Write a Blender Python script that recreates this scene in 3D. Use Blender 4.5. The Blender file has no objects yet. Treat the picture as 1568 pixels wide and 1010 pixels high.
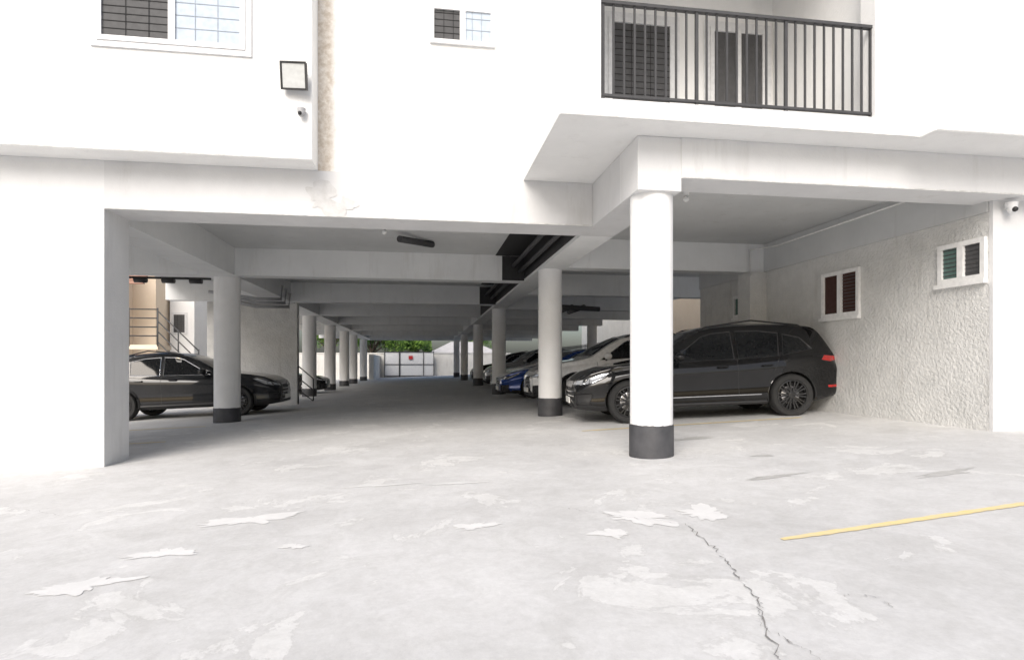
import bpy, bmesh, math, random
import numpy as np
from mathutils import Vector, Matrix
random.seed(7)
S = 1.34   # metres per working unit
scene = bpy.context.scene
COL = scene.collection

# ---------------------------------------------------------------- materials
def new_mat(name):
    m = bpy.data.materials.new(name); m.use_nodes = True
    nt = m.node_tree
    return m, nt, nt.nodes['Principled BSDF']
def ramp(nt, a, b, ca, cb):
    r = nt.nodes.new('ShaderNodeValToRGB')
    r.color_ramp.elements[0].position = a; r.color_ramp.elements[1].position = b
    r.color_ramp.elements[0].color = (*ca, 1); r.color_ramp.elements[1].color = (*cb, 1)
    return r
def noise(nt, scale, detail=6, rough=.6, vec=None, dist=0):
    n = nt.nodes.new('ShaderNodeTexNoise'); n.inputs['Scale'].default_value = scale
    n.inputs['Detail'].default_value = detail; n.inputs['Roughness'].default_value = rough
    n.inputs['Distortion'].default_value = dist
    if vec is not None: nt.links.new(vec, n.inputs['Vector'])
    return n
def geo_pos(nt):
    return nt.nodes.new('ShaderNodeNewGeometry').outputs['Position']
def mixc(nt, fac, a, b, mode='MIX'):
    m = nt.nodes.new('ShaderNodeMix'); m.data_type = 'RGBA'; m.blend_type = mode
    for sock, v in ((m.inputs[0], fac), (m.inputs[6], a), (m.inputs[7], b)):
        if isinstance(v, (int, float)): sock.default_value = v
        elif isinstance(v, tuple): sock.default_value = (*v, 1)
        else: nt.links.new(v, sock)
    return m.outputs[2]
def rough_mat(name, c1, c2, scale=2, rough=.85, bscale=40, bump=.15, bdist=.01, stains=None, lo=.56, hi=.78):
    m, nt, p = new_mat(name)
    pos = geo_pos(nt)
    n = noise(nt, scale, 5, .65, pos)
    r = ramp(nt, .3, .7, c1, c2); nt.links.new(n.outputs['Fac'], r.inputs['Fac'])
    col = r.outputs['Color']
    if stains:
        mp = nt.nodes.new('ShaderNodeMapping'); mp.inputs['Scale'].default_value = (2.5, 2.5, .35)
        nt.links.new(pos, mp.inputs['Vector'])
        n2 = noise(nt, 1.5, 6, .7, mp.outputs['Vector'])
        r2 = ramp(nt, lo, hi, (0, 0, 0), (1, 1, 1)); nt.links.new(n2.outputs['Fac'], r2.inputs['Fac'])
        col = mixc(nt, r2.outputs['Color'], col, stains)
    nt.links.new(col, p.inputs['Base Color'])
    p.inputs['Roughness'].default_value = rough
    nb = noise(nt, bscale, 3, .6, pos)
    b = nt.nodes.new('ShaderNodeBump'); b.inputs['Strength'].default_value = bump; b.inputs['Distance'].default_value = bdist
    nt.links.new(nb.outputs['Fac'], b.inputs['Height']); nt.links.new(b.outputs['Normal'], p.inputs['Normal'])
    return m
def flat_mat(name, c, rough=.5, metal=0, coat=0, spec=.5):
    m, nt, p = new_mat(name)
    n = noise(nt, 14, 2, .5, geo_pos(nt))
    c2 = tuple(min(1, x*1.12+.002) for x in c)
    r = ramp(nt, .35, .65, c, c2); nt.links.new(n.outputs['Fac'], r.inputs['Fac'])
    nt.links.new(r.outputs['Color'], p.inputs['Base Color'])
    p.inputs['Roughness'].default_value = rough; p.inputs['Metallic'].default_value = metal
    p.inputs['Coat Weight'].default_value = coat; p.inputs['Coat Roughness'].default_value = .03
    p.inputs['Specular IOR Level'].default_value = spec
    return m

M = {}
M['white'] = rough_mat('white_stucco', (.77, .77, .76), (.83, .83, .82), 1.2, .9, 38, .35, .014, (.73, .728, .715))
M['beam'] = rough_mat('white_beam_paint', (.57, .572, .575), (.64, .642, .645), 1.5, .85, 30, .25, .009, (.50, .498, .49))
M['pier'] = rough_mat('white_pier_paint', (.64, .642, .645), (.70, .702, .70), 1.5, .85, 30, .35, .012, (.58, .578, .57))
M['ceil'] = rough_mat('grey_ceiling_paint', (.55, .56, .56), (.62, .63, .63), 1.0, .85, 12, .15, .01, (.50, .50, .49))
M['ibeam'] = rough_mat('interior_beam_paint', (.70, .71, .71), (.77, .78, .78), 1.5, .8, 20, .15, .01, (.63, .63, .62))
M['rough'] = rough_mat('roughcast_wall', (.58, .58, .565), (.70, .698, .68), 3, .95, 20, .85, .026, (.50, .49, .465))
M['column'] = rough_mat('column_paint', (.77, .77, .765), (.83, .83, .825), 3, .7, 30, .12, .005, (.69, .68, .66))
M['black'] = rough_mat('black_band_paint', (.035, .036, .04), (.07, .07, .075), 4, .6, 30, .3, .006)
M['grime'] = rough_mat('grimy_edge', (.46, .455, .44), (.72, .72, .71), 9, .9, 40, .3, .006)
M['blackp'] = flat_mat('black_paint', (.02, .02, .021), .7)
M['frame'] = flat_mat('white_upvc', (.64, .645, .65), .35)
M['rail'] = flat_mat('dark_grey_metal', (.06, .06, .062), .55, 0, 0, .3)
M['bars'] = flat_mat('burglar_bars', (.03, .03, .03), .8, 0, 0, .1)
M['pipe'] = flat_mat('white_pvc', (.75, .75, .74), .4)
M['dglass'] = flat_mat('dark_glass', (.09, .09, .092), .3, 0, 0, .05)
M['gglass'] = flat_mat('green_grey_glass', (.11, .18, .16), .2, 0, 0, .15)
M['curtain'] = flat_mat('pale_curtain_glass', (.43, .49, .56), .3, 0, 0, .1)
M['redcurt'] = flat_mat('brown_curtain_glass', (.06, .03, .026), .2, 0, 0, .15)
M['lamp'] = flat_mat('floodlight_glass', (.5, .51, .5), .2, 0, 0, .2)
M['grill'] = flat_mat('pale_grill', (.27, .31, .36), .5)
M['yellow'] = rough_mat('yellow_line_paint', (.78, .62, .27), (.70, .60, .38), 9, .8, 40, .2, .004)
M['cream'] = rough_mat('cream_wall', (.68, .66, .61), (.78, .76, .71), 1, .9, 20, .3, .02, (.57, .54, .49))
M['orange'] = rough_mat('peach_render', (.78, .65, .50), (.83, .71, .56), 1, .9, 20, .3, .02)
M['rooft'] = rough_mat('clay_roof', (.30, .16, .12), (.40, .24, .18), 4, .8, 12, .5, .03)
M['roofg'] = rough_mat('grey_roof', (.45, .44, .43), (.58, .56, .55), 2, .7, 12, .3, .03)
M['bark'] = rough_mat('bark', (.08, .06, .045), (.16, .12, .09), 5, .9, 20, .8, .04)
M['leafa'] = flat_mat('leaf_light', (.18, .30, .05), .55)
M['leafb'] = flat_mat('leaf_dark', (.07, .15, .025), .6)
M['crack'] = flat_mat('crack_dirt', (.22, .21, .20), .95)
M['tyre'] = flat_mat('tyre_rubber', (.018, .018, .018), .75)
M['plastic'] = flat_mat('black_plastic', (.015, .015, .016), .5)
M['carglass'] = flat_mat('car_glass', (.008, .009, .010), .04, 0, 0, .35)
M['chrome'] = flat_mat('chrome', (.75, .75, .76), .12, 1)
M['rimdark'] = flat_mat('rim_dark', (.02, .02, .021), .25, .3, .5)
M['rimsil'] = flat_mat('rim_silver', (.5, .5, .52), .25, .9)
M['headl'] = flat_mat('headlamp_lens', (.45, .47, .5), .06, .4, 1)
M['taill'] = flat_mat('tail_lamp', (.45, .015, .012), .1, 0, 1)
M['plate'] = flat_mat('plate_white', (.75, .75, .72), .4)
M['redp'] = flat_mat('red_paint', (.5, .03, .03), .5)
M['pblack'] = flat_mat('car_paint_black', (.004, .004, .0045), .4, 0, 1, .05)
M['pnavy'] = flat_mat('car_paint_charcoal', (.006, .007, .009), .4, 0, 1, .1)
M['pwhite'] = flat_mat('car_paint_white', (.78, .78, .78), .25, 0, 1)
M['pblue'] = flat_mat('car_paint_blue', (.01, .05, .25), .2, .3, 1)
M['psilver'] = flat_mat('car_paint_silver', (.45, .46, .47), .25, .6, 1)
M['damp'] = rough_mat('damp_patch', (.47, .468, .46), (.60, .60, .60), 8, .9, 30, .4, .01)

def stained():
    m, nt, p = new_mat('stained_white_stucco')
    pos = geo_pos(nt)
    sep = nt.nodes.new('ShaderNodeSeparateXYZ'); nt.links.new(pos, sep.inputs[0])
    n = noise(nt, 5, 8, .7, pos)
    ma = nt.nodes.new('ShaderNodeMath'); ma.operation = 'MULTIPLY_ADD'
    nt.links.new(n.outputs['Fac'], ma.inputs[0]); ma.inputs[1].default_value = .16; nt.links.new(sep.outputs['X'], ma.inputs[2])
    r = ramp(nt, 0, 1, (1, 1, 1), (0, 0, 0))
    mr = nt.nodes.new('ShaderNodeMapRange'); mr.inputs[1].default_value = -1.20; mr.inputs[2].default_value = -1.10
    nt.links.new(ma.outputs[0], mr.inputs[0]); nt.links.new(mr.outputs[0], r.inputs['Fac'])
    n2 = noise(nt, 14, 6, .7, pos)
    r2 = ramp(nt, .3, .7, (.48, .40, .31), (.78, .74, .68)); nt.links.new(n2.outputs['Fac'], r2.inputs['Fac'])
    n3 = noise(nt, 1.2, 5, .6, pos)
    r3 = ramp(nt, .3, .7, (.77, .77, .76), (.83, .83, .82)); nt.links.new(n3.outputs['Fac'], r3.inputs['Fac'])
    nt.links.new(mixc(nt, r.outputs['Color'], r3.outputs['Color'], r2.outputs['Color']), p.inputs['Base Color'])
    p.inputs['Roughness'].default_value = .9
    nb = noise(nt, 38, 3, .6, pos); b = nt.nodes.new('ShaderNodeBump'); b.inputs['Strength'].default_value = .35; b.inputs['Distance'].default_value = .014
    nt.links.new(nb.outputs['Fac'], b.inputs['Height']); nt.links.new(b.outputs['Normal'], p.inputs['Normal'])
    return m
M['stained'] = stained()

def ground_mat():
    m, nt, p = new_mat('worn_concrete')
    pos = geo_pos(nt)
    n1 = noise(nt, .45, 8, .70, pos)
    r1 = ramp(nt, .32, .68, (.53, .527, .52), (.66, .657, .65)); nt.links.new(n1.outputs['Fac'], r1.inputs['Fac'])
    n2 = noise(nt, 1.1, 8, .66, pos, .6)
    r2 = ramp(nt, .58, .60, (0, 0, 0), (.75, .75, .75)); nt.links.new(n2.outputs['Fac'], r2.inputs['Fac'])
    c = mixc(nt, r2.outputs['Color'], r1.outputs['Color'], (.70, .697, .685))
    r3 = ramp(nt, .565, .58, (0, 0, 0), (1, 1, 1)); r3.color_ramp.elements.new(.592).color = (0, 0, 0, 1)
    nt.links.new(n2.outputs['Fac'], r3.inputs['Fac'])
    sc = nt.nodes.new('ShaderNodeMath'); sc.operation = 'MULTIPLY'; sc.inputs[1].default_value = .4
    nt.links.new(r3.outputs['Color'], sc.inputs[0])
    c = mixc(nt, sc.outputs[0], c, (.50, .495, .48))
    n4 = noise(nt, .75, 7, .7, pos, .3)
    r4 = ramp(nt, .56, .72, (0, 0, 0), (.5, .5, .5)); nt.links.new(n4.outputs['Fac'], r4.inputs['Fac'])
    c = mixc(nt, r4.outputs['Color'], c, (.44, .435, .42))
    n5 = noise(nt, 22, 6, .8, pos)
    r5 = ramp(nt, .3, .7, (.90, .90, .90), (1.05, 1.05, 1.05)); nt.links.new(n5.outputs['Fac'], r5.inputs['Fac'])
    c = mixc(nt, 1.0, c, r5.outputs['Color'], 'MULTIPLY')
    n6 = noise(nt, 3.2, 7, .72, pos, 1.0)
    r6 = ramp(nt, .38, .62, (.92, .918, .91), (1.03, 1.03, 1.03)); nt.links.new(n6.outputs['Fac'], r6.inputs['Fac'])
    c = mixc(nt, 1.0, c, r6.outputs['Color'], 'MULTIPLY')
    nt.links.new(c, p.inputs['Base Color'])
    rr = ramp(nt, .35, .65, (.6, .6, .6), (.85, .85, .85)); nt.links.new(n1.outputs['Fac'], rr.inputs['Fac'])
    nt.links.new(rr.outputs['Color'], p.inputs['Roughness'])
    nb = noise(nt, 18, 6, .7, pos); b = nt.nodes.new('ShaderNodeBump'); b.inputs['Strength'].default_value = .25; b.inputs['Distance'].default_value = .01
    nt.links.new(nb.outputs['Fac'], b.inputs['Height']); nt.links.new(b.outputs['Normal'], p.inputs['Normal'])
    return m
M['ground'] = ground_mat()

# ---------------------------------------------------------------- helpers
def empty(name, parent=None):
    o = bpy.data.objects.new(name, None); COL.objects.link(o); o.parent = parent; o.empty_display_size = .3
    return o
def obj_from_bm(bm, name, mats, parent=None, smooth=False):
    me = bpy.data.meshes.new(name); bm.normal_update(); bm.to_mesh(me); bm.free()
    for mm in (mats if isinstance(mats, (list, tuple)) else [mats]): me.materials.append(mm)
    if smooth:
        me.shade_smooth()
        me.set_sharp_from_angle(angle=math.radians(35))
    o = bpy.data.objects.new(name, me); COL.objects.link(o); o.parent = parent
    return o
def add_box(bm, x0, x1, y0, y1, z0, z1, mi=0):
    vs = [bm.verts.new(p) for p in ((x0,y0,z0),(x1,y0,z0),(x1,y1,z0),(x0,y1,z0),(x0,y0,z1),(x1,y0,z1),(x1,y1,z1),(x0,y1,z1))]
    for f in ((0,3,2,1),(4,5,6,7),(0,1,5,4),(1,2,6,5),(2,3,7,6),(3,0,4,7)):
        fc = bm.faces.new([vs[i] for i in f]); fc.material_index = mi
    return vs
def box(name, x0, x1, y0, y1, z0, z1, mat, parent=None, bev=0):
    bm = bmesh.new(); add_box(bm, x0, x1, y0, y1, z0, z1)
    if bev: bmesh.ops.bevel(bm, geom=bm.edges[:], offset=bev, segments=2, affect='EDGES', profile=.5)
    return obj_from_bm(bm, name, mat, parent)
def add_tube(bm, pts, r, seg=8, mi=0):
    pts = [Vector(p) for p in pts]
    rr = r if isinstance(r, (list, tuple)) else [r]*len(pts)
    rings = []
    for i, p in enumerate(pts):
        d = (pts[min(i+1, len(pts)-1)] - pts[max(i-1, 0)]).normalized()
        up = Vector((0, 0, 1)) if abs(d.z) < .9 else Vector((1, 0, 0))
        a = d.cross(up).normalized(); b = d.cross(a)
        rings.append([bm.verts.new(p + (a*math.cos(t)+b*math.sin(t))*rr[i]) for t in [2*math.pi*k/seg for k in range(seg)]])
    for i in range(len(rings)-1):
        for k in range(seg):
            f = bm.faces.new((rings[i][k], rings[i][(k+1)%seg], rings[i+1][(k+1)%seg], rings[i+1][k])); f.material_index = mi; f.smooth = True
    for rg in (rings[0][::-1], rings[-1]):
        f = bm.faces.new(rg); f.material_index = mi
def tube(name, pts, r, mat, parent=None, seg=10):
    bm = bmesh.new(); add_tube(bm, pts, r, seg); bmesh.ops.recalc_face_normals(bm, faces=bm.faces[:])
    return obj_from_bm(bm, name, mat, parent)
def gz(x):
    return float(np.interp(x, [-8, -3.05, 2.0, 5.6, 9.0], [-.19, 0, .168, .33, .40]))

# ---------------------------------------------------------------- ground
bm = bmesh.new()
xs = [-300, -60, -20, -8, -3.05, 2.0, 5.6, 9, 20, 60, 300]; ys = [-60, -10, 0, 5, 10, 20, 40, 80, 400]
g = [[bm.verts.new((x, y, gz(x))) for x in xs] for y in ys]
for j in range(len(ys)-1):
    for i in range(len(xs)-1): bm.faces.new((g[j][i], g[j][i+1], g[j+1][i+1], g[j+1][i]))
obj_from_bm(bm, 'concrete_ground', M['ground'])

def ground_poly(bm, pts, lift=.003):
    vs = [bm.verts.new((x, y, gz(x)+lift)) for x, y in pts]
    f = bm.faces.new(vs)
    if f.normal.z < 0: f.normal_flip()
bm = bmesh.new()
def line_strip(bm, a, b, w):
    a = Vector(a); b = Vector(b); d = (b-a).normalized(); n = Vector((-d.y, d.x))*w/2
    N = 90; prev = None
    for i in range(N+1):
        p = a.lerp(b, i/N); j1 = random.uniform(.75, 1.1); j2 = random.uniform(.75, 1.1)
        if i < 5: j1 *= .3+.14*i
        c = (bm.verts.new((*(p+n*j1), gz(p.x)+.004)), bm.verts.new((*(p-n*j2), gz(p.x)+.004)))
        if prev: bm.faces.new((prev[0], prev[1], c[1], c[0]))
        prev = c
line_strip(bm, (1.70, 2.60), (4.6, 2.95), .055)
line_strip(bm, (1.95, 7.10), (4.9, 7.05), .07)
line_strip(bm, (-4.8, 8.2), (-3.3, 8.2), .07)
line_strip(bm, (-4.8, 10.2), (-3.5, 10.2), .07)
bmesh.ops.recalc_face_normals(bm, faces=bm.faces[:])
obj_from_bm(bm, 'parking_lines', M['yellow'])
M['patch'] = rough_mat('screed_patch', (.64, .637, .625), (.71, .707, .695), 5, .9, 40, .2, .006)
M['oil'] = rough_mat('oil_stain', (.42, .415, .40), (.52, .515, .50), 4, .6, 40, .2, .006)
bm = bmesh.new()
def blob(bm, cx, cy, a, b, seed, rot=0, lift=.0025):
    rnd = random.Random(seed); ph = [rnd.uniform(0, 6.28) for _ in range(26)]
    pts = []
    for k in range(200):
        t = 2*math.pi*k/200
        r = 1 + sum(.30/(i+1)**.85*math.sin((i+2)*t+ph[i]) for i in range(26)) + rnd.uniform(-.025, .025)
        r = max(r, .25)
        x, y = a*r*math.cos(t), b*r*math.sin(t)
        pts.append((cx+x*math.cos(rot)-y*math.sin(rot), cy+x*math.sin(rot)+y*math.cos(rot)))
    ground_poly(bm, pts, lift)
for args in ((-1.02,3.72,.22,.11,1),(-1.45,2.75,.16,.08,2),(-1.28,3.15,.12,.08,3),(.28,3.22,.09,.07,4),(1.2,3.15,.20,.11,5,-.5),(1.58,3.15,.14,.12,6),(.95,2.9,.06,.1,7,.6),(-.3,4.5,.2,.03,8),(.25,4.4,.2,.03,9),(-.65,3.1,.06,.04,11)):
    blob(bm, *args)
obj_from_bm(bm, 'screed_patches', M['patch'])
bm = bmesh.new()
for args in ((2.75, 5.9, .25, .10, 21), (2.5, 3.9, .22, .04, 22, .1), (3.6, 3.6, .25, .05, 23, .15), (2.9, 4.7, .1, .04, 24)): blob(bm, *args[:5], rot=(args[5] if len(args) > 5 else 0), lift=.002)
obj_from_bm(bm, 'oil_stains', M['oil'])
bm = bmesh.new()
def crack(bm, pts, w, seed):
    rnd = random.Random(seed); P = [Vector(p) for p in pts]; prev = None
    for i in range(len(P)-1):
        for k in range(16):
            p = P[i].lerp(P[i+1], k/16) + Vector((rnd.gauss(0, .008), rnd.gauss(0, .008)))
            ww = w*rnd.uniform(.1, 1.2)
            c = (bm.verts.new((p.x-ww, p.y, gz(p.x)+.005)), bm.verts.new((p.x+ww, p.y+ww*.3, gz(p.x)+.005)))
            if prev: bm.faces.new((prev[0], prev[1], c[1], c[0]))
            prev = c
crack(bm, [(1.38,2.95),(1.34,2.6),(1.27,2.26),(1.2,1.97),(1.04,1.63),(.98,1.3)], .0032, 3)
crack(bm, [(1.2,1.97),(1.1,1.8),(1.14,1.6),(1.1,1.3)], .0015, 4)
crack(bm, [(1.5,1.95),(1.62,1.9),(1.6,1.8)], .0012, 5)
crack(bm, [(-2.9,4.6),(-2.2,4.1),(-1.6,4.3),(-.5,4.0)], .0012, 6)
crack(bm, [(.8,3.5),(1.0,3.3),(1.38,2.95)], .0014, 7)
crack(bm, [(1.75,3.9),(2.3,3.7),(3.0,3.75),(3.9,3.5)], .0016, 8)
bmesh.ops.recalc_face_normals(bm, faces=bm.faces[:])
obj_from_bm(bm, 'ground_crack', M['crack'])

# ---------------------------------------------------------------- building
B = empty('apartment_building')
XL, XR, ZT = -6.6, 8.0, 6.3
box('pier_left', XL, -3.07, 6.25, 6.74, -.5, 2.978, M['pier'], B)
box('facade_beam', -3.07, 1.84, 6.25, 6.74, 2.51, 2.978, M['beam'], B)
box('upper_wall_middle_base', -1.2, 1.2, 6.275, 6.6, 2.981, ZT, M['stained'], B)
box('projecting_bay_left', XL, -1.07, 5.95, 6.45, 2.98, ZT, M['white'], B, .006)
box('balcony_slab', 1.07, 4.298, 4.553, 6.6, 2.98, 3.13, M['white'], B)
box('balcony_wall_left', 1.072, 1.41, 4.55, 4.72, 3.131, ZT, M['white'], B)
box('balcony_side_wall', 1.070, 1.20, 4.721, 6.27, 3.131, ZT, M['white'], B)
box('balcony_wall_right', 3.86, 4.298, 4.55, 4.72, 3.131, ZT, M['white'], B)
box('balcony_side_wall_right', 4.0, 4.298, 4.721, 6.27, 3.131, ZT, M['white'], B)
box('balcony_back_wall', 1.2, 4.3, 6.272, 6.6, 3.131, ZT, M['white'], B)
box('balcony_upper_wall', 1.411, 3.859, 4.55, 6.27, 5.25, ZT, M['white'], B)
box('projecting_bay_right', 4.3, XR, 4.39, 6.6, 2.98, ZT, M['white'], B, .006)
box('column_head', 1.84, 2.24, 4.87, 5.35, 2.51, 2.978, M['pier'], B, .006)
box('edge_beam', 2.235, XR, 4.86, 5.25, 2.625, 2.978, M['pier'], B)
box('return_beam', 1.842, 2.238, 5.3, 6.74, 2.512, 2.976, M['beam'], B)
# grimy drip edges along the soffits
box('drip_edge_bay', XL, -1.075, 5.946, 5.9495, 2.986, 3.000, M['grime'], B)
box('drip_edge_balcony', 1.075, 4.295, 4.5465, 4.5495, 2.983, 2.993, M['grime'], B)
box('drip_edge_right', 4.31, XR, 4.3865, 4.3895, 2.986, 2.998, M['grime'], B)
box('drip_edge_beam', -3.065, 1.838, 6.2465, 6.2495, 2.512, 2.524, M['grime'], B)
box('drip_edge_edge_beam', 2.245, XR, 4.8565, 4.8595, 2.627, 2.638, M['grime'], B)
box('upper_floors', -6.0, XR, 6.6, 38, 3.06, ZT, M['white'], B)
box('upper_floors_left', XL, -6.0, 6.6, 11.0, 3.06, ZT, M['white'], B)
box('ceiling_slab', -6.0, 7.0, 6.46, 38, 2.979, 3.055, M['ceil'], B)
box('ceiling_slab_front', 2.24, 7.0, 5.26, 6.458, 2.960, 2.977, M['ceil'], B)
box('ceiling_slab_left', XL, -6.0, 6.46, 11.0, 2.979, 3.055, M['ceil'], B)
box('spine_beam_right', 1.84, 2.236, 6.742, 38, 2.511, 2.978, M['ibeam'], B)
box('spine_beam_left', -3.68, -3.18, 6.742, 38, 2.511, 2.978, M['ibeam'], B)
for i, y in enumerate((10.6, 14.9, 18.9, 23, 27.2, 31.5, 35.5)):
    box('cross_beam_%d' % i, -3.178, 1.838, y, y+.32, 2.513, 2.978, M['ibeam'], B)
    box('cross_beam_left_%d' % i, -6.0 if i else XL, -3.682, y, y+.32, 2.513, 2.978, M['ibeam'], B)
for i, y in enumerate((9.0, 12.6, 16.0, 19.2, 22.4, 26, 30.2, 34, 37.6)):
    box('bay_beam_%d' % i, 2.238, 7.0, y, y+.3, 2.514, 2.978, M['ibeam'], B)
box('end_beam', -3.178, 1.838, 37.6, 37.95, 2.50, 2.978, M['ibeam'], B)
box('chase_ceiling', 1.30, 1.839, 6.75, 10.598, 2.966, 2.978, M['blackp'], B)
box('chase_face', 1.828, 1.8395, 6.75, 20, 2.56, 2.965, M['blackp'], B)
for i, y in enumerate((10.6, 14.9)):
    box('chase_end_%d' % i, 1.42, 1.827, y-.012, y-.001, 2.52, 2.96, M['blackp'], B)
    box('chase_ceiling_%d' % (i+2), 1.42, 1.827, y+.33, y+3.9, 2.966, 2.978, M['blackp'], B)
for i, (x, z) in enumerate(((1.74, 2.68), (1.62, 2.78))):
    tube('chase_pipe_%d' % i, [(x, 6.8, z), (x, 10.55, z)], .035, M['rail'], B)
    tube('chase_pipe_b%d' % i, [(x-.03, 10.95, z-.02), (x-.03, 14.85, z-.02)], .035, M['rail'], B)
box('gable_wall', 5.6, 5.95, 5.105, 11.3, -.2, 2.519, M['rough'], B)
box('gable_beam', 5.575, 5.95, 5.105, 11.3, 2.52, 2.974, M['ceil'], B)
box('gable_pier', 5.6, XR, 5.06, 5.10, -.2, 2.975, M['pier'], B)
box('gable_pilaster', 5.3, 5.598, 8.95, 9.32, -.2, 2.513, M['rough'], B)
box('stair_core_wall', -5.25, -3.13, 15.4, 15.65, -.4, 2.56, M['rough'], B)
bm = bmesh.new(); rnd = random.Random(5)
for (cx, cz, a, b) in ((-1.0, 2.70, .17, .15), (-.80, 2.62, .10, .09)):
    ph = [rnd.uniform(0, 6.28) for _ in range(16)]; vs = []
    for k in range(90):
        t = 2*math.pi*k/90; r = max(.3, 1+sum(.35/(i+1)*math.sin((i+2)*t+ph[i]) for i in range(16)))
        vs.append(bm.verts.new((cx+a*r*math.cos(t), 6.2455-(.001 if cx > -.9 else 0), min(2.97, max(2.515, cz+b*r*math.sin(t))))))
    bm.faces.new(vs)
bmesh.ops.recalc_face_normals(bm, faces=bm.faces[:])
obj_from_bm(bm, 'damp_patch', M['damp'], B)
bm = bmesh.new()
for z in (.35, .65, .95): add_tube(bm, [(-3.08, 15.3, z), (-2.95, 16.6, z-.35)], .014)
add_tube(bm, [(-3.08, 15.3, -.02), (-3.08, 15.3, .95)], .016); add_tube(bm, [(-2.95, 16.6, -.02), (-2.95, 16.6, .6)], .016)
obj_from_bm(bm, 'stair_handrail', M['rail'], B)

def column(i, x, y, r, ztop, side):
    bm = bmesh.new(); seg = 40; zb = gz(x)-.05; zband = gz(x)+(.285 if side else .25)
    prof = [(r*1.045, zb, 1), (r*1.045, zband-.012, 1), (r*1.03, zband, 1), (r, zband+.001, 0), (r, ztop, 0)]
    rnd = random.Random(i)
    rings = [[(bm.verts.new((x+pr*math.cos(2*math.pi*k/seg), y+pr*math.sin(2*math.pi*k/seg), pz + (rnd.uniform(-.004,.004) if j in (1,2,3) else 0)))) for k in range(seg)] for j, (pr, pz, mm) in enumerate(prof)]
    for j in range(len(prof)-1):
        for k in range(seg):
            f = bm.faces.new((rings[j][k], rings[j][(k+1)%seg], rings[j+1][(k+1)%seg], rings[j+1][k])); f.material_index = prof[j][2]
    obj_from_bm(bm, 'column_%d' % i, [M['column'], M['black']], B, True)
for i, (x, y) in enumerate(((2.05, 5.09), (2.03, 9.3), (2.07, 16.1), (2.09, 22.5), (2.09, 30.2), (2.09, 37.2))):
    column(i, x, y, .190, 2.514, 1)
for i, (x, y) in enumerate(((-3.40, 10.95), (-3.55, 19.3), (-3.6, 23.8), (-3.6, 28), (-3.6, 31.5), (-3.6, 36.8))):
    column(10+i, x, y, .215, 2.514, 0)
for i, (x, y) in enumerate(((6.6, 16.1), (6.6, 22.5), (6.6, 30.2), (6.6, 12.8))):
    column(20+i, x, y, .192, 2.514, 1)

# windows ----------------------------------------------------------
def window_y(name, x0, x1, z0, z1, yf, panes, parent, bars=True, trim=.04):
    bm = bmesh.new(); t = .045
    def fr(a, b, c, d, y0, y1, mi=0): add_box(bm, a, b, y0, y1, c, d, mi)
    if trim:
        for (a, b, c, d) in ((x0-trim, x1+trim, z1, z1+trim), (x0-trim, x1+trim, z0-trim, z0), (x0-trim, x0, z0, z1), (x1, x1+trim, z0, z1)):
            fr(a, b, c, d, yf-.022, yf-.001)
    for (a, b, c, d) in ((x0, x1, z1-t, z1), (x0, x1, z0, z0+t), (x0, x0+t, z0+t, z1-t), (x1-t, x1, z0+t, z1-t)):
        fr(a, b, c, d, yf-.034, yf-.002)
    n = len(panes); w = (x1-x0)/n
    mats = [M['frame']]
    for i, pm in enumerate(panes):
        a, b = x0+i*w, x0+(i+1)*w
        a2 = a+(t if i == 0 else .0); b2 = b-(t if i == n-1 else 0)
        off = .004*(i % 2)
        if i > 0: fr(a-.03, a+.03, z0+t, z1-t, yf-.032-off, yf-.003)
        mats.append(pm); fr(a2, b2, z0+t, z1-t, yf-.012-off, yf-.0035, len(mats)-1)
        if bars:
            pale = pm == M['curtain']; st = .12 if pale else .07
            nb = int((z1-z0)/st); mats.append(M['grill'] if pale else M['bars'])
            for k in range(1, nb+1):
                z = z0+t+k*st
                if z < z1-t-.01: fr(a2, b2, z, z+.006, yf-.0165-off, yf-.0125-off, len(mats)-1)
            for q in (.33, .66): fr(a2+(b2-a2)*q, a2+(b2-a2)*q+.006, z0+t, z1-t, yf-.0175-off, yf-.0168-off, len(mats)-1)
    return obj_from_bm(bm, name, mats, parent)
window_y('bay_window', -2.98, -1.68, 3.99, 5.3, 5.95, [M['dglass'], M['curtain']], B, trim=.055)
window_y('small_window', .07, .76, 4.385, 4.79, 6.275, [M['dglass'], M['curtain']], B, trim=.0)
window_y('balcony_window', 2.02, 2.78, 3.6, 4.82, 6.272, [M['dglass']], B, trim=.07)
window_y('balcony_door', 3.22, 3.90, 3.14, 4.82, 6.272, [M['dglass'], M['dglass']], B, bars=False, trim=.07)
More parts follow.
